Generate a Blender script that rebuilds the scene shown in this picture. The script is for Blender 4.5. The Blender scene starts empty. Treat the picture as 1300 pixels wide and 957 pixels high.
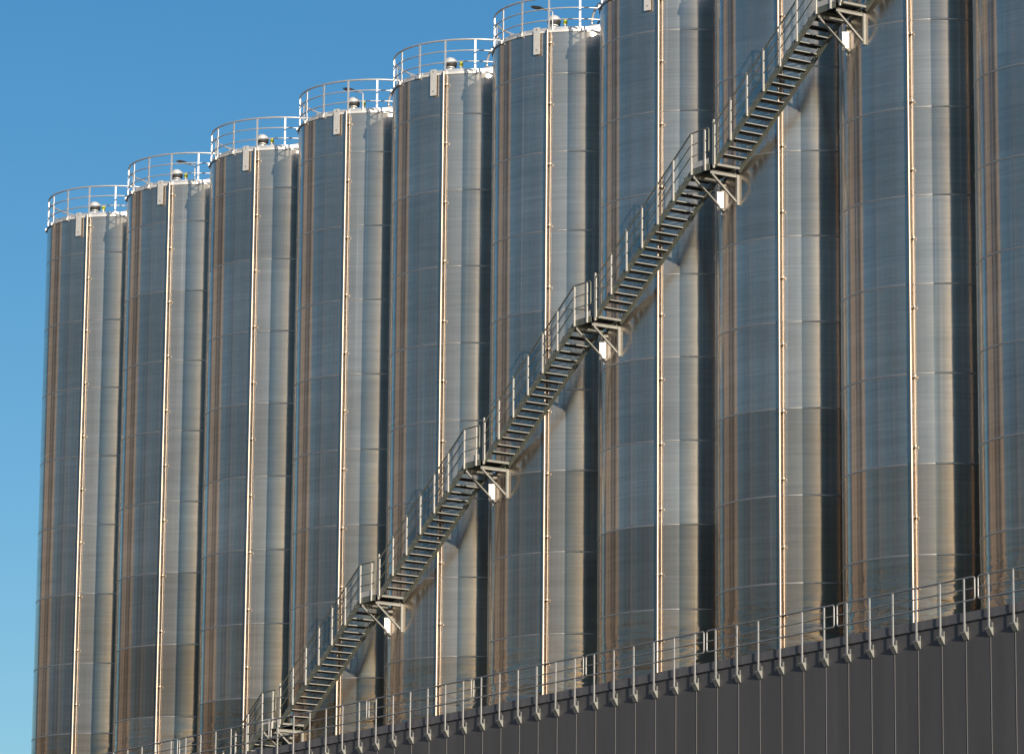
import bpy, math, random
from mathutils import Vector, Matrix
random.seed(7)
sc = bpy.context.scene
C = sc.collection
PI = math.pi
rad = math.radians

# ------------------------------------------------------------------ constants
S = 5.5                      # silo spacing along X
R = 2.5                      # silo radius
GAP = 0.10                   # stand-off of the front pipe
TH = rad(35.5)               # pipe azimuth on the shell (0 = facing -Y)
HC = 2.3218                  # height of one shell course
TOP = 1.276                  # shell top above the first seam (world Z)
GZ = -37.2                   # ground level
AXY = (R + GAP) * math.cos(TH)
FRONT = AXY - R              # frontmost plane of the silos
HT = TOP - GZ                # shell height

# ------------------------------------------------------------------ mesh helpers
class MB:
    def __init__(s): s.v = []; s.f = []; s.m = []; s.sm = []
    def add(s, v, f, mi=0, smooth=False):
        o = len(s.v); s.v += [tuple(p) for p in v]
        for q in f:
            s.f.append(tuple(o + i for i in q)); s.m.append(mi); s.sm.append(smooth)
        return s
    def box(s, c, size, mi=0, rot=None, bev=0.0):
        c = Vector(c); hx, hy, hz = [d / 2 for d in size]
        vs = []
        for z in (-hz, hz):
            for x, y in ((-hx, -hy), (hx, -hy), (hx, hy), (-hx, hy)):
                p = Vector((x, y, z))
                if rot is not None: p = rot @ p
                vs.append(c + p)
        s.add(vs, [(3, 2, 1, 0), (4, 5, 6, 7), (0, 1, 5, 4), (1, 2, 6, 5), (2, 3, 7, 6), (3, 0, 4, 7)], mi)
        return s
    def bar(s, a, b, w, t, up=(0, 0, 1), mi=0):
        """rectangular bar from a to b: width w across, thickness t along 'up'"""
        a = Vector(a); b = Vector(b); d = (b - a); L = d.length; d.normalize()
        side = d.cross(Vector(up))
        if side.length < 1e-4: side = d.cross(Vector((1, 0, 0)))
        side.normalize(); u = side.cross(d)
        rot = Matrix((d, side, u)).transposed()
        return s.box((a + b) / 2, (L, w, t), mi, rot)
    def tube(s, pts, r, n=8, closed=False, mi=0, cap=True):
        pts = [Vector(p) for p in pts]; N = len(pts)
        tang = []
        for i in range(N):
            if closed: t = pts[(i + 1) % N] - pts[i - 1]
            else: t = pts[min(i + 1, N - 1)] - pts[max(i - 1, 0)]
            tang.append(t.normalized())
        t0 = tang[0]
        nrm = t0.cross(Vector((0, 0, 1)))
        if nrm.length < 1e-3: nrm = t0.cross(Vector((1, 0, 0)))
        nrm.normalize()
        vs = []
        for i in range(N):
            t = tang[i]
            nrm = (nrm - t * nrm.dot(t)).normalized()
            b = t.cross(nrm)
            rr = r[i] if isinstance(r, (list, tuple)) else r
            for k in range(n):
                a = 2 * PI * k / n
                vs.append(pts[i] + (nrm * math.cos(a) + b * math.sin(a)) * rr)
        fs = []
        for i in range(N if closed else N - 1):
            j = (i + 1) % N
            for k in range(n):
                l = (k + 1) % n
                fs.append((i * n + k, i * n + l, j * n + l, j * n + k))
        s.add(vs, fs, mi, True)
        if cap and not closed:
            s.add(vs[:n], [tuple(reversed(range(n)))], mi)
            s.add(vs[-n:], [tuple(range(n))], mi)
        return s
    def lathe(s, prof, n=32, c=(0, 0, 0), mi=0, smooth=True, split=True):
        """prof: list of (radius, z); each segment split so that edges stay sharp"""
        segs = [[prof[i], prof[i + 1]] for i in range(len(prof) - 1)] if split else [prof]
        for sg in segs:
            vs = []; fs = []
            for (r, z) in sg:
                for k in range(n):
                    a = 2 * PI * k / n
                    vs.append((c[0] + r * math.cos(a), c[1] + r * math.sin(a), c[2] + z))
            for i in range(len(sg) - 1):
                for k in range(n):
                    l = (k + 1) % n
                    fs.append((i * n + k, i * n + l, (i + 1) * n + l, (i + 1) * n + k))
            s.add(vs, fs, mi, smooth)
        return s
    def build(s, name, mats, parent=None, loc=(0, 0, 0)):
        me = bpy.data.meshes.new(name)
        me.from_pydata(s.v, [], s.f)
        if not isinstance(mats, (list, tuple)): mats = [mats]
        for m in mats: me.materials.append(m)
        me.polygons.foreach_set('material_index', s.m)
        me.polygons.foreach_set('use_smooth', s.sm)
        me.update()
        o = bpy.data.objects.new(name, me); C.objects.link(o)
        o.location = loc
        if parent: o.parent = parent
        return o

def thing(name, label, cat, loc=(0, 0, 0), group=None):
    o = bpy.data.objects.new(name, None); C.objects.link(o)
    o.location = loc; o.empty_display_size = 0.3
    o['label'] = label; o['category'] = cat
    if group: o['group'] = group
    return o

def copy_tree(o, parent=None):
    c = o.copy(); C.objects.link(c); c.parent = parent
    for ch in kids.get(o.name, []):
        copy_tree(ch, c)
    return c

# ------------------------------------------------------------------ materials
def newmat(name):
    m = bpy.data.materials.new(name); m.use_nodes = True
    nt = m.node_tree; b = nt.nodes['Principled BSDF']
    return m, nt, b
def N(nt, typ, **kw):
    n = nt.nodes.new(typ)
    for k, v in kw.items():
        if k.startswith('i_'): n.inputs[k[2:].replace('_', ' ')].default_value = v
        else: setattr(n, k, v)
    return n
def math_(nt, op, a, b=None, c=None):
    n = nt.nodes.new('ShaderNodeMath'); n.operation = op
    for i, v in enumerate((a, b, c)):
        if v is None: continue
        if hasattr(v, 'links'): nt.links.new(v, n.inputs[i])
        else: n.inputs[i].default_value = v
    return n.outputs[0]
def vmul(nt, vec, s):
    n = nt.nodes.new('ShaderNodeVectorMath'); n.operation = 'MULTIPLY'
    nt.links.new(vec, n.inputs[0]); n.inputs[1].default_value = s
    return n.outputs[0]

def simple(name, col, rough=0.5, metal=0.0, var=0.12, scale=6.0, bump=0.0):
    m, nt, b = newmat(name)
    tc = N(nt, 'ShaderNodeTexCoord')
    nz = N(nt, 'ShaderNodeTexNoise'); nz.inputs['Scale'].default_value = scale; nz.inputs['Detail'].default_value = 6
    nt.links.new(tc.outputs['Object'], nz.inputs['Vector'])
    v = math_(nt, 'MULTIPLY_ADD', nz.outputs['Fac'], 2 * var, 1 - var)
    mx = N(nt, 'ShaderNodeVectorMath'); mx.operation = 'SCALE'
    mx.inputs[0].default_value = col; nt.links.new(v, mx.inputs['Scale'])
    nt.links.new(mx.outputs[0], b.inputs['Base Color'])
    b.inputs['Roughness'].default_value = rough; b.inputs['Metallic'].default_value = metal
    if bump:
        bp = N(nt, 'ShaderNodeBump'); bp.inputs['Distance'].default_value = bump
        nt.links.new(nz.outputs['Fac'], bp.inputs['Height']); nt.links.new(bp.outputs[0], b.inputs['Normal'])
    return m

def steel_shell():
    m, nt, b = newmat('brushed_stainless')
    L = nt.links.new
    tc = N(nt, 'ShaderNodeTexCoord'); oi = N(nt, 'ShaderNodeObjectInfo')
    sep = N(nt, 'ShaderNodeSeparateXYZ'); L(tc.outputs['Object'], sep.inputs[0])
    # local z from the ground; course index counted down from the first seam
    zz = math_(nt, 'DIVIDE', math_(nt, 'SUBTRACT', HT - TOP, sep.outputs['Z']), HC)
    idx = math_(nt, 'FLOOR', zz)
    wn = N(nt, 'ShaderNodeTexWhiteNoise'); wn.noise_dimensions = '2D'
    cv = N(nt, 'ShaderNodeCombineXYZ'); L(idx, cv.inputs[0]); L(math_(nt, 'MULTIPLY', oi.outputs['Random'], 57.0), cv.inputs[1])
    L(cv.outputs[0], wn.inputs['Vector'])
    # per silo offset for all noises
    off = N(nt, 'ShaderNodeCombineXYZ'); L(math_(nt, 'MULTIPLY', oi.outputs['Random'], 40.0), off.inputs[0])
    va = N(nt, 'ShaderNodeVectorMath'); va.operation = 'ADD'
    L(tc.outputs['Object'], va.inputs[0]); L(off.outputs[0], va.inputs[1])
    P = va.outputs[0]
    def noise(scale, detail=4, rough=0.5, s=1.0):
        n = N(nt, 'ShaderNodeTexNoise'); n.inputs['Scale'].default_value = s; n.inputs['Detail'].default_value = detail
        n.inputs['Roughness'].default_value = rough
        L(vmul(nt, P, scale), n.inputs['Vector']); return n.outputs['Fac']
    rows = noise((0.5, 0.5, 16.0), 5, 0.7)       # fine horizontal rolling lines
    rows2 = noise((0.16, 0.16, 3.2), 3)            # broader horizontal bands
    cols = noise((3.5, 3.5, 0.12), 5, 0.6)         # faint vertical runs
    blot = noise((0.5, 0.5, 0.5), 4)
    f = math_(nt, 'MULTIPLY_ADD', rows, 0.80, 0.62)
    f = math_(nt, 'MULTIPLY', f, math_(nt, 'MULTIPLY_ADD', rows2, 0.40, 0.82))
    f = math_(nt, 'MULTIPLY', f, math_(nt, 'MULTIPLY_ADD', cols, 0.22, 0.89))
    f = math_(nt, 'MULTIPLY', f, math_(nt, 'MULTIPLY_ADD', blot, 0.30, 0.85))
    lo1 = N(nt, 'ShaderNodeMapRange'); lo1.inputs['From Min'].default_value = 2.0; lo1.inputs['From Max'].default_value = 6.0
    lo1.inputs['To Min'].default_value = 0.14; lo1.inputs['To Max'].default_value = 0.42; L(idx, lo1.inputs['Value'])
    f = math_(nt, 'MULTIPLY', f, math_(nt, 'ADD', math_(nt, 'MULTIPLY', math_(nt, 'SUBTRACT', wn.outputs['Value'], 0.55), lo1.outputs[0]), 0.97))
    lines = noise((9.0, 9.0, 0.05), 3, 0.6)
    lm = N(nt, 'ShaderNodeMapRange'); lm.inputs['From Min'].default_value = 0.62; lm.inputs['From Max'].default_value = 0.70
    L(lines, lm.inputs['Value'])
    f = math_(nt, 'MULTIPLY', f, math_(nt, 'MULTIPLY_ADD', lm.outputs[0], 0.28, 1.0))
    # sheet tint varies, browner low down: warm horizon reflection put into the colour
    wn2 = N(nt, 'ShaderNodeTexWhiteNoise'); wn2.noise_dimensions = '2D'
    cv2 = N(nt, 'ShaderNodeCombineXYZ'); L(math_(nt, 'ADD', idx, 31.0), cv2.inputs[0]); L(math_(nt, 'MULTIPLY', oi.outputs['Random'], 91.0), cv2.inputs[1])
    L(cv2.outputs[0], wn2.inputs['Vector'])
    lo2 = N(nt, 'ShaderNodeMapRange'); lo2.inputs['From Min'].default_value = 3.0; lo2.inputs['From Max'].default_value = 7.0
    lo2.inputs['To Min'].default_value = 0.15; L(idx, lo2.inputs['Value'])
    brown = math_(nt, 'MULTIPLY', lo2.outputs[0], wn2.outputs['Value'])
    b8 = math_(nt, 'MULTIPLY', math_(nt, 'GREATER_THAN', idx, 6.5), 0.9)
    brown = math_(nt, 'MAXIMUM', brown, b8)
    bt = N(nt, 'ShaderNodeMix'); bt.data_type = 'RGBA'; bt.inputs['A'].default_value = (1, 1, 1, 1); bt.inputs['B'].default_value = (0.80, 0.69, 0.57, 1)
    L(brown, bt.inputs['Factor'])
    mixc = N(nt, 'ShaderNodeMix'); mixc.data_type = 'RGBA'
    mixc.inputs['A'].default_value = SHELL_A; mixc.inputs['B'].default_value = SHELL_B
    L(blot, mixc.inputs['Factor'])
    sc_ = N(nt, 'ShaderNodeVectorMath'); sc_.operation = 'SCALE'
    L(mixc.outputs['Result'], sc_.inputs[0]); L(f, sc_.inputs['Scale'])
    tint = N(nt, 'ShaderNodeVectorMath'); tint.operation = 'MULTIPLY'; L(sc_.outputs[0], tint.inputs[0]); L(bt.outputs['Result'], tint.inputs[1])
    L(tint.outputs[0], b.inputs['Base Color'])
    b.inputs['Metallic'].default_value = 1.0
    L(math_(nt, 'ADD', math_(nt, 'MULTIPLY', rows2, 0.10), SHELL_ROUGH), b.inputs['Roughness'])
    b.inputs['Anisotropic'].default_value = SHELL_ANI
    b.inputs['Anisotropic Rotation'].default_value = 0.25
    tg = N(nt, 'ShaderNodeTangent'); tg.direction_type = 'RADIAL'; tg.axis = 'Z'
    L(tg.outputs[0], b.inputs['Tangent'])
    # gentle waviness of the sheet, stronger dents on the lower courses
    wav = noise((0.6, 0.6, 1.4), 2, 0.5)
    dn = noise((0.75, 0.75, 2.8), 3, 0.5)
    low = N(nt, 'ShaderNodeMapRange'); low.inputs['From Min'].default_value = HT - TOP - 7.0 * HC
    low.inputs['From Max'].default_value = HT - TOP - 7.7 * HC
    L(sep.outputs['Z'], low.inputs['Value'])
    hgt = math_(nt, 'ADD', math_(nt, 'MULTIPLY', wav, 0.25), math_(nt, 'MULTIPLY', math_(nt, 'MULTIPLY', dn, low.outputs[0]), 4.0))
    hgt = math_(nt, 'ADD', hgt, math_(nt, 'MULTIPLY', rows, 0.012))
    bp = N(nt, 'ShaderNodeBump'); bp.inputs['Distance'].default_value = 0.03; bp.inputs['Strength'].default_value = 0.8
    L(hgt, bp.inputs['Height']); L(bp.outputs[0], b.inputs['Normal'])
    # thin dull film over the steel; its share is larger right of the pipe
    b2 = N(nt, 'ShaderNodeBsdfPrincipled'); b2.inputs['Roughness'].default_value = 0.6; b2.inputs['Metallic'].default_value = 0.0
    film = N(nt, 'ShaderNodeVectorMath'); film.operation = 'SCALE'; film.inputs[0].default_value = FILM; L(f, film.inputs['Scale'])
    tint2 = N(nt, 'ShaderNodeVectorMath'); tint2.operation = 'MULTIPLY'; L(film.outputs[0], tint2.inputs[0]); L(bt.outputs['Result'], tint2.inputs[1])
    L(tint2.outputs[0], b2.inputs['Base Color']); L(bp.outputs[0], b2.inputs['Normal'])
    ang = math_(nt, 'ARCTAN2', sep.outputs['X'], math_(nt, 'MULTIPLY', sep.outputs['Y'], -1.0))
    past_pipe = math_(nt, 'GREATER_THAN', ang, TH + 0.003)
    fac = math_(nt, 'MULTIPLY_ADD', past_pipe, FILM_R - FILM_L, FILM_L)
    mx = N(nt, 'ShaderNodeMixShader'); L(fac, mx.inputs[0]); L(b.outputs[0], mx.inputs[1]); L(b2.outputs[0], mx.inputs[2])
    L(mx.outputs[0], nt.nodes['Material Output'].inputs['Surface'])
    return m
FILM = (0.50, 0.485, 0.44); FILM_L = 0.10; FILM_R = 0.27

SHELL_A = (0.545, 0.47, 0.40, 1); SHELL_B = (0.59, 0.53, 0.47, 1)
SHELL_ROUGH = 0.12; SHELL_ANI = 1.0
M_shell = steel_shell()
M_weld = simple('weld_seam_steel', (0.60, 0.59, 0.56), 0.42, 0.9, 0.15, 9)
M_pipe = simple('polished_pipe_steel', (0.52, 0.45, 0.37), 0.46, 1.0, 0.06, 3)
M_galv = simple('galvanised_rail', (0.66, 0.66, 0.65), 0.42, 0.55, 0.10, 5)
M_white = simple('white_roof_sheet', (0.72, 0.72, 0.70), 0.45, 0.2, 0.08, 3)
M_plate = simple('dull_galvanised_plate', (0.62, 0.61, 0.58), 0.5, 0.2, 0.18, 14)
M_dark = simple('dark_rubber', (0.035, 0.033, 0.03), 0.6, 0.0, 0.2, 8)
M_lamp = simple('dark_lamp_housing', (0.05, 0.045, 0.04), 0.45, 0.2, 0.1, 8)
M_yel = simple('yellow_green_cap', (0.62, 0.66, 0.04), 0.4, 0.0, 0.05, 8)
M_stair = simple('weathered_galvanised_stair', (0.20, 0.215, 0.175), 0.5, 0.35, 0.22, 7)
M_post = simple('pale_galvanised_post', (0.68, 0.66, 0.60), 0.5, 0.2, 0.10, 6)
M_brk = simple('bracket_steel', (0.34, 0.345, 0.32), 0.5, 0.25, 0.2, 7)
M_tread = simple('grating_tread', (0.035, 0.036, 0.033), 0.6, 0.2, 0.3, 18)
M_nose = simple('tread_nosing', (0.40, 0.40, 0.37), 0.5, 0.25, 0.18, 12)
M_bright = simple('bare_aluminium_box', (0.88, 0.87, 0.84), 0.4, 0.1, 0.05, 6)

# building cladding
def cladding():
    m, nt, b = newmat('dark_grey_cladding'); L = nt.links.new
    tc = N(nt, 'ShaderNodeTexCoord')
    sep = N(nt, 'ShaderNodeSeparateXYZ'); L(tc.outputs['Object'], sep.inputs[0])
    idx = math_(nt, 'FLOOR', math_(nt, 'DIVIDE', sep.outputs['X'], 0.8595))
    wn = N(nt, 'ShaderNodeTexWhiteNoise'); wn.noise_dimensions = '1D'; L(idx, wn.inputs['W'])
    nz = N(nt, 'ShaderNodeTexNoise'); nz.inputs['Scale'].default_value = 1.2; nz.inputs['Detail'].default_value = 7
    L(vmul(nt, tc.outputs['Object'], (1.6, 1.6, 0.35)), nz.inputs['Vector'])
    f = math_(nt, 'MULTIPLY', math_(nt, 'MULTIPLY_ADD', wn.outputs['Value'], 0.10, 0.95), math_(nt, 'MULTIPLY_ADD', nz.outputs['Fac'], 0.30, 0.85))
    s_ = N(nt, 'ShaderNodeVectorMath'); s_.operation = 'SCALE'; s_.inputs[0].default_value = (0.100, 0.098, 0.100)
    L(f, s_.inputs['Scale']); L(s_.outputs[0], b.inputs['Base Color'])
    b.inputs['Roughness'].default_value = 0.5
    n2 = N(nt, 'ShaderNodeTexNoise'); n2.inputs['Scale'].default_value = 1.0; n2.inputs['Detail'].default_value = 2
    L(vmul(nt, tc.outputs['Object'], (1.8, 1.8, 0.5)), n2.inputs['Vector'])
    bp = N(nt, 'ShaderNodeBump'); bp.inputs['Distance'].default_value = 0.02; bp.inputs['Strength'].default_value = 0.7
    L(n2.outputs['Fac'], bp.inputs['Height']); L(bp.outputs[0], b.inputs['Normal'])
    return m
M_clad = cladding()
M_joint = simple('panel_joint_strip', (0.20, 0.20, 0.20), 0.5, 0.2, 0.1, 6)
M_cap = simple('dark_coping', (0.14, 0.14, 0.15), 0.45, 0.1, 0.12, 2)
M_roofing = simple('grey_roofing_felt', (0.12, 0.12, 0.12), 0.9, 0, 0.2, 2)
def ground_mat():
    m, nt, b = newmat('yard_asphalt'); L = nt.links.new
    tc = N(nt, 'ShaderNodeTexCoord')
    n1 = N(nt, 'ShaderNodeTexNoise'); n1.inputs['Scale'].default_value = 0.03; n1.inputs['Detail'].default_value = 8
    L(tc.outputs['Object'], n1.inputs['Vector'])
    cr = N(nt, 'ShaderNodeValToRGB'); L(n1.outputs['Fac'], cr.inputs[0])
    cr.color_ramp.elements[0].position = 0.35; cr.color_ramp.elements[0].color = (0.05, 0.05, 0.047, 1)
    cr.color_ramp.elements[1].position = 0.65; cr.color_ramp.elements[1].color = (0.10, 0.092, 0.075, 1)
    L(cr.outputs[0], b.inputs['Base Color']); b.inputs['Roughness'].default_value = 0.9
    return m
M_ground = ground_mat()

# ------------------------------------------------------------------ ground
g = MB()
GN = 24; GE = 6000.0
for i in range(GN + 1):
    for j in range(GN + 1):
        g.v.append((-GE + 2 * GE * i / GN, -GE + 2 * GE * j / GN, GZ))
for i in range(GN):
    for j in range(GN):
        a = i * (GN + 1) + j
        g.f.append((a, a + GN + 1, a + GN + 2, a + 1)); g.m.append(0); g.sm.append(False)
go = g.build('ground', M_ground); go['kind'] = 'structure'

# added unseen rise behind the camera, shaped to darken and warm the silo reflections
hm = MB(); nA = 90; rows_ = [(430, 0), (520, 55), (600, 105), (700, 145), (820, 168), (1000, 172), (1300, 0)]
for j, (d, h) in enumerate(rows_):
    for i in range(nA + 1):
        a = rad(-172 + (172 - 42) * i / nA)
        e = min(1, i / 3, (nA - i) / 8)
        ad = -172 + (172 - 42) * i / nA
        e *= 1 + 1.5 * max(0, min(1, (-137.5 - ad) / 4)) * (1 + .25 * math.sin(ad * 1.7))
        hh = h * e * (.85 + .15 * math.sin(i * .37) + .08 * math.sin(i * 1.31 + 1))
        hm.v.append((60 + d * math.cos(a), d * math.sin(a), GZ - .5 + hh))
for j in range(len(rows_) - 1):
    for i in range(nA):
        a = j * (nA + 1) + i
        hm.f.append((a, a + 1, a + nA + 2, a + nA + 1)); hm.m.append(0); hm.sm.append(True)
def added_hill_mat():
    m, nt, b = newmat('added_hill_brown'); L = nt.links.new
    tc = N(nt, 'ShaderNodeTexCoord'); n1 = N(nt, 'ShaderNodeTexNoise')
    n1.inputs['Scale'].default_value = 0.034; n1.inputs['Detail'].default_value = 5
    L(tc.outputs['Object'], n1.inputs['Vector'])
    cr = N(nt, 'ShaderNodeValToRGB'); L(n1.outputs['Fac'], cr.inputs[0])
    cr.color_ramp.elements[0].position = 0.42; cr.color_ramp.elements[0].color = (0.20, 0.195, 0.19, 1)
    cr.color_ramp.elements[1].position = 0.55; cr.color_ramp.elements[1].color = (0.29, 0.268, 0.25, 1)
    L(cr.outputs[0], b.inputs['Base Color']); b.inputs['Roughness'].default_value = 0.95
    return m
ho = hm.build('added_hills', added_hill_mat()); ho['kind'] = 'structure'

# ------------------------------------------------------------------ silo prototype (origin: base centre)
kids = {}
def reg(o, parent):
    kids.setdefault(parent.name, []).append(o); return o
def P(deg_from_normal, r, z=0.0):
    """point around the silo; angle 0 faces -Y, positive towards +X"""
    a = rad(deg_from_normal)
    return Vector((r * math.sin(a), -r * math.cos(a), z))
THd = math.degrees(TH)
seams = [HT - TOP - k * HC for k in range(0, 16) if HT - TOP - k * HC > 0.3]

def build_silo():
    root = thing('silo', 'x', 'silo')
    # shell: one clean tube; weld beads as narrow raised strips
    mb = MB()
    zs = [0.0] + list(reversed(seams)) + [HT]
    mb.lathe([(R, 0.0), (R, HT)], 256, mi=0)
    for z in seams:
        mb.lathe([(R + .001, z - .026), (R + .007, z - .012), (R + .008, z + .010), (R + .001, z + .020)], 160, mi=1)
    shell = reg(mb.build('tank_shell', [M_shell, M_weld], root), root)
    # roof
    mb = MB()
    mb.lathe([(R + .012, HT - .05), (R + .03, HT - .05), (R + .03, HT + .015), (R - .02, HT + .015)], 128)
    mb.lathe([(R - .02, HT + .014), (0.9, HT + .22), (0.0001, HT + .30)], 128)
    roof = reg(mb.build('roof', M_white, root), root)
    # mushroom vent near the rim
    p = P(THd, 2.05); mb = MB()
    mb.lathe([(.125, HT + .03), (.125, HT + .38), (.10, HT + .38)], 24, (p.x, p.y, 0))
    mb.lathe([(.145, HT + .10), (.165, HT + .10), (.165, HT + .13), (.145, HT + .13)], 24, (p.x, p.y, 0))
    mb.lathe([(.142, HT + .31), (.185, HT + .31), (.20, HT + .36), (.20, HT + .42)], 24, (p.x, p.y, 0), 1)
    mb.lathe([(.17, HT + .42), (.195, HT + .43), (.185, HT + .50), (.16, HT + .52)], 24, (p.x, p.y, 0))
    mb.lathe([(.16, HT + .52), (.12, HT + .57), (.0001, HT + .585)], 24, (p.x, p.y, 0))
    reg(mb.build('vent_cowl', [M_white, M_dark], roof), roof)
    # small yellow-green capped sensor
    p = P(46, 2.25); mb = MB()
    mb.lathe([(.04, HT + .02), (.04, HT + .20), (.055, HT + .20), (.055, HT + .24), (.0001, HT + .24)], 16, (p.x, p.y, 0))
    mb.lathe([(.055, HT + .24), (.065, HT + .26), (.065, HT + .34), (.035, HT + .39), (.0001, HT + .39)], 16, (p.x, p.y, 0), 1)
    reg(mb.build('sensor', [M_white, M_yel], roof), roof)
    # manhole on the right of the roof
    p = P(72, 1.95); mb = MB()
    mb.lathe([(.33, HT + .05), (.33, HT + .19), (.37, HT + .19), (.37, HT + .23), (.30, HT + .26), (.0001, HT + .27)], 32, (p.x, p.y, 0))
    mb.bar((p.x - .38, p.y, HT + .29), (p.x + .38, p.y, HT + .29), .05, .03)
    mb.tube([(p.x + .1, p.y - .05, HT + .25), (p.x + .1, p.y - .05, HT + .36), (p.x + .2, p.y - .05, HT + .40)], .025, 8, mi=1)
    reg(mb.build('manhole_hatch', [M_white, M_dark], roof), roof)
    # guard railing
    r_r = R - .03
    mb = MB()
    mb.lathe([(r_r - .055, HT + .02), (r_r - .055, HT + .13), (r_r - .047, HT + .13), (r_r - .047, HT + .02)], 128)
    rail = reg(mb.build('guard_railing', M_galv, root), root)
    nP = 17
    for hz, rr in ((1.02, .030), (.68, .020), (.34, .020)):
        mb = MB()
        mb.tube([P(360 * k / 96, r_r, HT + hz) for k in range(96)], rr, 8, True)
        reg(mb.build('rail', M_galv, rail), rail)
    for k in range(nP):
        a = THd + 360 * k / nP
        mb = MB(); q = P(a, r_r); out = P(a, 1.0)
        sd = Vector((-out.y, out.x, 0))
        mb.bar((q.x, q.y, HT - .02), (q.x, q.y, HT + 1.02), .032, .055, up=sd)
        qq = P(a, R + .035)
        rm = Matrix((sd, out, Vector((0, 0, 1)))).transposed()
        mb.box((qq.x, qq.y, HT - .01), (.13, .07, .10), 0, rm)
        for hz in (.34, .68):
            mb.box((q.x, q.y, HT + hz), (.035, .055, .045), 0, rm)
        reg(mb.build('post', M_galv, rail), rail)
    # long vertical pipe with clamps (skips clamps as sub-parts, so each one is its own mesh)
    mb = MB(); q = P(THd, R + GAP)
    mb.tube([(q.x, q.y, .4), (q.x, q.y, HT + .02)], .040, 14)
    q2 = P(THd + 2.1, R + .05)
    mb.tube([(q2.x, q2.y, .4), (q2.x, q2.y, HT - .10)], .013, 8)
    pipe = reg(mb.build('vertical_pipe', M_pipe, root), root)
    z = HT - .38
    out = P(THd, 1.0); sd = Vector((-out.y, out.x, 0)); rm = Matrix((sd, out, Vector((0, 0, 1)))).transposed()
    while z > 1.0:
        mb = MB(); m_ = P(THd + 1.0, R + .06)
        mb.box((m_.x, m_.y, z), (.13, .05, .035), 0, rm)
        mb.lathe([(.04, -.025), (.053, -.025), (.053, .025), (.04, .025)], 14, (q.x, q.y, z))
        k_ = P(THd + 2.3, R + .09)
        mb.lathe([(.0001, -.035), (.042, -.02), (.042, .03), (.0001, .04)], 10, (k_.x, k_.y, z))
        reg(mb.build('pipe_clamp', M_pipe, pipe), pipe)
        z -= 1.80
    # narrow plate hung over the rim left of the pipe
    mb = MB(); a = THd - 7.6
    out = P(a, 1.0); sd = Vector((-out.y, out.x, 0)); rm = Matrix((sd, out, Vector((0, 0, 1)))).transposed()
    q = P(a, R + .085)
    mb.box((q.x, q.y, HT - .28), (.20, .016, .80), 0, rm)
    for sg in (-1, 1):
        e = q + sd * (.097 * sg) - out * .012
        mb.box((e.x, e.y, HT - .28), (.006, .022, .78), 0, rm)
    for zz in (HT + .05, HT - .55):
        e = q + out * .012
        mb.box((e.x, e.y, zz), (.03, .012, .03), 1, rm)
    reg(mb.build('hanging_plate', [M_plate, M_dark], root), root)
    return root

def add_lamp(root, th_):
    q = P(th_, R - .03); up = HT
    mb = MB()
    mb.tube([(q.x, q.y, up + .0), (q.x, q.y, up + .56), (q.x - .02, q.y - .02, up + .60), (q.x - .30, q.y - .15, up + .70)], .022, 8)
    arm = mb.build('lamp_arm', M_galv, root)
    mb = MB()
    d = Vector((-.89, -.45, .26)).normalized(); sd = d.cross(Vector((0, 0, 1))).normalized(); u = sd.cross(d)
    rm = Matrix((d, sd, u)).transposed()
    c = Vector((q.x - .46, q.y - .23, up + .765))
    mb.box(c, (.34, .17, .05), 0, rm); mb.box(c + u * .035, (.24, .12, .03), 0, rm)
    mb.box(c + d * -.18, (.10, .07, .05), 0, rm)
    mb.box(c - u * .028, (.28, .13, .006), 1, rm)
    mb.build('lamp_head', [M_lamp, M_dark], arm)

def add_transfer(root):
    """curved pipe arching from this roof towards the next silo"""
    s = P(66, 2.15); pts = []
    for k in range(13):
        t = k / 12 * PI / 2
        pts.append((s.x + .62 * (1 - math.cos(t)), s.y, HT + .30 + .55 * math.sin(t)))
    pts = [(s.x, s.y, HT + .05), (s.x, s.y, HT + .2)] + pts + [(s.x + 1.1, s.y + .05, HT + .86), (s.x + 1.6, s.y + .2, HT + .84)]
    mb = MB(); mb.tube(pts, .036, 10)
    o = mb.build('arched_pipe', M_galv, root)
    mb = MB(); mb.lathe([(.09, HT + .03), (.09, HT + .14), (.05, HT + .17)], 16, (s.x, s.y, 0)); mb.build('collar', M_dark, o)

proto = build_silo()
labels = {
 1: 'leftmost and farthest steel silo, its left side against the blue sky',
 2: 'second steel silo from the left, dark lamp on its roof railing',
 3: 'third steel silo from the left, roof without lamp or arched pipe',
 4: 'fourth steel silo from the left, with dark roof lamp and arched pipe',
 5: 'fifth steel silo from the left, arched pipe but no lamp on its roof',
 6: 'sixth steel silo from the left, roof railing touching the top edge of the photo',
 7: 'steel silo just right of the last one whose roof railing is visible',
 8: 'third steel silo from the right, crossed by the highest stair flight',
 9: 'widest steel silo, second from the right, right of the highest landing',
 10: 'steel silo cut off by the right edge of the photo',
 11: 'steel silo beyond the right edge, past the cut off one',
}
for i in range(1, 12):
    o = proto if i == 1 else copy_tree(proto)
    o.location = (i * S - (R + GAP) * math.sin(TH) - (.10 if i == 1 else 0), AXY, GZ + (.04 if i == 1 else 0))
    o['label'] = labels[i]; o['group'] = 'stainless steel silos in a row'
    if i in (2, 4, 6): add_lamp(o, {2: 54, 4: 46.5, 6: 38}[i])
    if i in (4, 5, 6): add_transfer(o)

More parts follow.
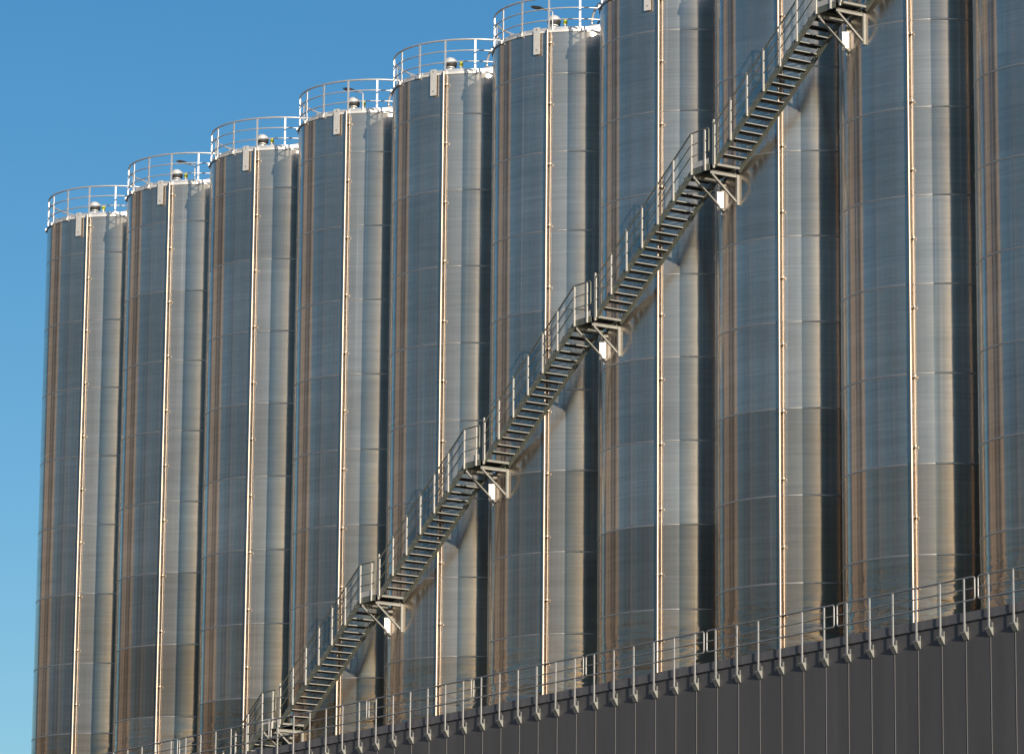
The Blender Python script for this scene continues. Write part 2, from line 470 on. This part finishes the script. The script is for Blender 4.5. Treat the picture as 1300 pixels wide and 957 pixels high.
# ------------------------------------------------------------------ staircase along the front of the silos
YO = FRONT - .93             # outer stringer
YI = FRONT - .07             # inner stringer
RISE = 3.163; NT = 18; LAND = .86
X0 = {i: i * S - (R + GAP) * math.sin(TH) + .22 for i in range(3, 12)}     # right end of landing i
def LZ(i): return -5.0824 + (i - 8) * RISE + .17                               # landing floor level
flight_run = S - LAND
ANG = None
def build_flight(i, parent):
    """from the right end of landing i up to the left end of landing i+1"""
    xa, za = X0[i] + .13, LZ(i); xb, zb = X0[i + 1] - LAND, LZ(i + 1)
    n = NT + 1; dx = (xb - xa) / n; dz = (zb - za) / n
    d = Vector((xb - xa, 0, zb - za)).normalized(); u = Vector((-d.z, 0, d.x))
    st = MB()
    for y, t in ((YO, .012), (YI, .012)):
        a = Vector((xa - .02, y, za - .10)); b = Vector((xb + .02, y, zb - .10))
        st.bar(a, b, t, .15, up=u)
        sg = 1 if y == YO else .8           # channel flanges towards the silos
        for off in (-.071, .071):
            st.bar(a + u * off + Vector((0, .025 * sg, 0)), b + u * off + Vector((0, .025 * sg, 0)), .05, .010, up=u)
        for kk in range(1, NT + 1):
            c = Vector((xa + (xb - xa) * kk / (NT + 1), y - .009, za + (zb - za) * kk / (NT + 1) - .065))
            st.box(c, (.022, .010, .022), 1); st.box(c + Vector((.10, 0, .0)), (.018, .010, .018), 1)
    # foot beam across the start
    st.box((xa + .03, (YO + YI) / 2, za - .05), (.05, YI - YO - .02, .06), 2)
    fl = st.build('flight', [M_stair, M_nose, M_brk], parent)
    for k in range(NT):
        mb = MB(); x = xa + dx * (k + 1); z = za + dz * (k + 1); ym = (YO + YI) / 2; w = YI - YO - .03
        mb.box((x - .105, ym, z - .022), (.006, w, .040), 1)                 # front nosing face
        mb.box((x - .09, ym, z + .001), (.030, w, .006), 1)
        mb.box((x + .138, ym, z - .010), (.006, w, .026), 1)                 # rear edge flat, seen from below
        # grating: bars running along X, cross rods
        nb = 22
        for j in range(nb):
            yy = YO + .02 + (w - .01) * j / (nb - 1)
            mb.box((x + .015, yy, z - .013), (.232, .009, .024), 0)
        for j in range(5):
            mb.box((x - .06 + .045 * j, ym, z - .010), (.006, w, .008), 0)
        mb.box((x + .02, YO + .018, z - .035), (.20, .006, .05), 0)
        mb.box((x + .02, ym, z - .027), (.03, w, .006), 0)
        mb.build('tread', [M_tread, M_nose], fl)
    # posts every third tread, rails
    yr = YO - .022
    px = []
    k = 0.42
    while k < n - 0.3:
        px.append(k); k += 3.06
    for k in px:
        x = xa + dx * k; z = za + dz * k - .10
        mb = MB(); mb.bar((x, yr, z - .06), (x, yr, z + 1.11), .054, .030, up=(0, 1, 0)); mb.build('post', M_post, fl)
        for hh in (.36, .70):
            pass
    hr = MB()
    def line(h, r, tail):
        x1 = xb + .10; z1 = zb + h
        a = (xa + .02, yr - .0, za + h - .02)
        b = (xb + .02, yr - .0, zb + h)
        hr.tube([a, b] + tail, r, 8)
    xe = X0[i + 1] - .02
    top = .98
    # top rail bends over the landing and loops down
    line(top, .021, [(xe - .04, yr, zb + top), (xe, yr, zb + top - .04), (xe, yr, zb + .36)])
    line(.66, .014, [(xe, yr, zb + .66)])
    line(.34, .014, [(xe, yr, zb + .34)])
    hr.build('handrail', M_stair, fl)
    return fl

def build_landing(i, parent):
    xr = X0[i]; xl = xr - LAND; z = LZ(i); ym = (YO + YI) / 2
    mb = MB()
    # frame channels + grating deck
    mb.box(((xl + xr) / 2, YO, z - .085), (LAND - .03, .012, .17))
    mb.box(((xl + xr) / 2, YI, z - .085), (LAND - .03, .012, .17))
    mb.box((xl + .03, ym, z - .085), (.012, YI - YO - .02, .15))
    for j in range(34):
        yy = YO + .02 + (YI - YO - .04) * j / 33
        mb.box(((xl + xr) / 2, yy, z - .017), (LAND - .08, .009, .030), 1)
    for j in range(12):
        mb.box((xl + .07 + (LAND - .14) * j / 11, ym, z - .012), (.006, YI - YO - .03, .012), 1)
    ld = mb.build('landing', [M_stair, M_tread], parent)
    # toe board on the outer side
    mb = MB(); mb.box(((xl + xr) / 2, YO - .012, z + .075), (LAND - .10, .006, .15)); mb.build('toe_board', M_post, ld)
    for x in (xl + .05, xr - .20):
        mb = MB(); mb.bar((x, YO - .022, z - .16), (x, YO - .022, z + .98), .054, .030, up=(0, 1, 0)); mb.build('post', M_post, ld)
    mb = MB(); mb.bar((xr + .20, YO - .022, z - .17), (xr + .20, YO - .022, z + 1.16), .05, .03, up=(0, 1, 0)); mb.build('post', M_post, ld)
    # two triangular brackets reaching back to the shell
    ax = i * S - (R + GAP) * math.sin(TH)
    for x in (xl + .12, xr + .02):
        th = math.asin(max(-.9, min(.9, (x - ax) / R)))
        ys = AXY - R * math.cos(th) - .035
        mb = MB(); zt = z - .235
        mb.box((x, (YO + ys) / 2, zt + .04), (.06, ys - YO, .010)); mb.box((x, (YO + ys) / 2, zt), (.010, ys - YO, .08)); mb.box((x, (YO + ys) / 2, zt - .04), (.06, ys - YO, .010))
        mb.bar((x + .0, YO + .05, zt - .05), (x + .0, ys - .06, zt - .70), .05, .05, up=(1, 0, 0))
        mb.box((x, ys - .04, zt - .38), (.07, .010, .82)); mb.box((x + .030, ys - .0, zt - .38), (.008, .07, .82))
        mb.box((x, ys + .015, zt - .38), (.012, .06, .82))
        mb.build('support_bracket', M_brk, ld)
    return ld

stair = thing('staircase', 'long grey metal staircase with small landings climbing across the silo fronts', 'staircase', (0, 0, 0))
for i in range(3, 10): build_flight(i, stair)
for i in range(4, 11): build_landing(i, stair)
# bright box fixed under each landing (on the shell)
for i, lb in ((5, 'lowest visible landing'), (6, 'second landing from the bottom'), (7, 'third landing from the bottom'),
              (8, 'fourth landing from the bottom'), (9, 'highest visible landing')):
    ax = i * S - (R + GAP) * math.sin(TH); th = rad(-12)
    t = thing('junction_box', 'pale metal box on the silo below the ' + lb, 'metal box', (ax + (R + .09) * math.sin(th), AXY - (R + .09) * math.cos(th), LZ(i) - .75), 'pale boxes under the stair landings')
    t.rotation_euler.z = rad(58)
    mb = MB(); mb.box((0, 0, 0), (.17, .11, .42)); mb.box((0, -.005, .22), (.19, .13, .02)); mb.box((0, .03, -.225), (.15, .06, .03)); mb.build('housing', M_bright, t)
    mb = MB(); mb.tube([(0.04, .02, -.20), (0.04, .02, -.26), (.04, .05, -.30), (.04, .06, -.36)], .018, 8); mb.build('cable', M_plate, t)

# ------------------------------------------------------------------ low building in front with coping and railing
WY = -6.0; CZ = -19.46; PITCH = .8595; XR0 = 47.69      # XR0: one joint / post position
xw0, xw1 = XR0 - 44 * PITCH, XR0 + 46 * PITCH
bld = thing('building', 'low dark grey panelled building in front of the silo feet at the lower right', 'building', (0, 0, GZ))
H = CZ - GZ
mb = MB()
mb.box(((xw0 + xw1) / 2, WY + 1.4, (H - .20) / 2), (xw1 - xw0, 2.8, H - .20))
wall = mb.build('wall', M_clad, bld)
mb = MB()
for k in range(-44, 47):
    mb.box((XR0 + k * PITCH, WY - .004, (H - .22) / 2), (.010, .014, H - .22))
mb.build('panel_joints', M_joint, bld)
mb = MB()
mb.box(((xw0 + xw1) / 2, WY + .15, H - .09), (xw1 - xw0 + .1, .36, .18))
mb.box(((xw0 + xw1) / 2, WY - .028, H - .195), (xw1 - xw0 + .1, .03, .03))
mb.build('coping', M_cap, bld)
mb = MB(); mb.box(((xw0 + xw1) / 2, WY + 1.6, H - .18), (xw1 - xw0 - .02, 2.4, .06)); mb.build('roof', M_roofing, bld)

YR = WY - .10; RZ = -18.70
def railing_section(x_first, label):
    t = thing('guard_railing', label, 'railing', (x_first, YR, CZ), 'railing sections along the wall top')
    n = 6; L = n * PITCH
    x0, x1 = -.36, L - PITCH + .38
    zt = RZ - CZ
    mb = MB(); loop = []
    zb = .24
    def arc(cx, cz, a0, a1):
        return [(cx + .06 * math.cos(rad(a0 + (a1 - a0) * k / 4)), 0, cz + .06 * math.sin(rad(a0 + (a1 - a0) * k / 4))) for k in range(5)]
    loop = arc(x0 + .06, zt - .06, 180, 90) + arc(x1 - .06, zt - .06, 90, 0) + arc(x1 - .06, zb + .06, 0, -90) + arc(x0 + .06, zb + .06, -90, -180)
    mb.tube(loop, .022, 8, True); mb.build('frame', M_rail, t)
    mb = MB(); mb.tube([(x0, 0, zb + (zt - zb) / 2), (x1, 0, zb + (zt - zb) / 2)], .015, 8); mb.build('middle_rail', M_rail, t)
    for k in range(n):
        mb = MB(); x = k * PITCH
        mb.bar((x + .012, -.01, -.448), (x + .012, -.01, zt - .01), .046, .020, up=(0, 1, 0))
        p = mb.build('post', M_railpost, t)
        mb = MB()
        # short hollow bracket tying the post to the wall face
        # wedge gusset: flat top, underside sloping down to the wall
        vs = []
        for xx in (x - .12, x + .04):
            vs += [(xx, -.02, -.45), (xx, .094, -.45), (xx, .094, -.63), (xx, .080, -.63), (xx, -.02, -.47)]
        mb.add(vs, [(0, 1, 2, 3, 4), (9, 8, 7, 6, 5), (0, 5, 6, 1), (1, 6, 7, 2), (3, 8, 9, 4), (4, 9, 5, 0)], 0)
        mb.add(vs, [(2, 7, 8, 3)], 0)
        mb.box((x, .086, -.39), (.07, .014, .12))
        mb.build('foot_bracket', M_brk, p)
    return t
M_rail = simple('galvanised_dull_rail', (0.34, 0.34, 0.33), 0.45, 0.5, 0.12, 6)
M_railpost = simple('galvanised_flat_post', (0.60, 0.60, 0.58), 0.45, 0.4, 0.10, 6)
# section boundaries fall 0.42 m right of a post: px 895 -> first post at 908.8
first = 49.32
names = ['rightmost', 'second from the right', 'third from the right', 'fourth from the right', 'fifth from the right', 'sixth from the right', 'seventh from the right']
secs = [first + k * 6 * PITCH for k in range(2, -7, -1)]
secs = [s for s in secs if s > xw0 + 1]
for k, s in enumerate(secs):
    nm = ['cut by the right edge of the photo', 'in full view nearest the right edge', 'below the third silo from the right',
          'at the feet of the seventh silo', 'at the feet of the sixth silo', 'at the feet of the fifth silo', 'at the feet of the fourth silo',
          'at the feet of the third silo', 'at the feet of the second silo'][k]
    railing_section(s + .15, 'grey railing section on dark wall top, ' + nm)

# ------------------------------------------------------------------ light
sun_az = rad(-14.4); sun_el = rad(13.0)
sd = Vector((math.cos(sun_el) * math.cos(sun_az), math.cos(sun_el) * math.sin(sun_az), math.sin(sun_el)))
sl = bpy.data.lights.new('sun', 'SUN'); sl.energy = 5.0; sl.angle = rad(.53); sl.color = (1.0, .87, .72)
so = bpy.data.objects.new('sun', sl); C.objects.link(so)
so.rotation_euler = sd.to_track_quat('Z', 'Y').to_euler(); so.location = (120, -40, 40)
w = bpy.data.worlds.new('World'); sc.world = w; w.use_nodes = True
nt = w.node_tree; bg = nt.nodes['Background']
sky = nt.nodes.new('ShaderNodeTexSky'); sky.sky_type = 'NISHITA'; sky.sun_disc = False
sky.sun_elevation = sun_el; sky.sun_rotation = math.atan2(sd.x, sd.y)
sky.air_density = 1.0; sky.dust_density = 0.6; sky.ozone_density = 2.5; sky.altitude = 200
hs = nt.nodes.new('ShaderNodeHueSaturation'); hs.inputs['Saturation'].default_value = 1.32; hs.inputs['Hue'].default_value = 0.500
nt.links.new(sky.outputs[0], hs.inputs['Color']); nt.links.new(hs.outputs[0], bg.inputs['Color']); bg.inputs['Strength'].default_value = 0.11

# ------------------------------------------------------------------ camera
cam = bpy.data.cameras.new('camera'); co = bpy.data.objects.new('camera', cam); C.objects.link(co)
yaw, pitch, roll, fpx = 2.55393220, 0.214011464, 0.00871908582, 5805.46
fw = Vector((math.cos(pitch) * math.cos(yaw), math.cos(pitch) * math.sin(yaw), math.sin(pitch)))
r = fw.cross(Vector((0, 0, 1))).normalized(); u = r.cross(fw)
c_, s_ = math.cos(roll), math.sin(roll)
r, u = r * c_ + u * s_, u * c_ - r * s_
co.matrix_world = Matrix.Translation((138.06622, -71.12358, -35.47498)) @ Matrix((r, u, -fw)).transposed().to_4x4()
cam.sensor_width = 36; cam.lens = fpx / 1300 * 36; cam.shift_y = -45.0 / 1300
cam.clip_start = 1; cam.clip_end = 20000
sc.camera = co

sc.render.engine = 'CYCLES'
sc.cycles.max_bounces = 10; sc.cycles.glossy_bounces = 6; sc.cycles.diffuse_bounces = 3
sc.view_settings.view_transform = 'Standard'; sc.view_settings.look = 'None'; sc.view_settings.exposure = 0
sc.view_settings.gamma = 1
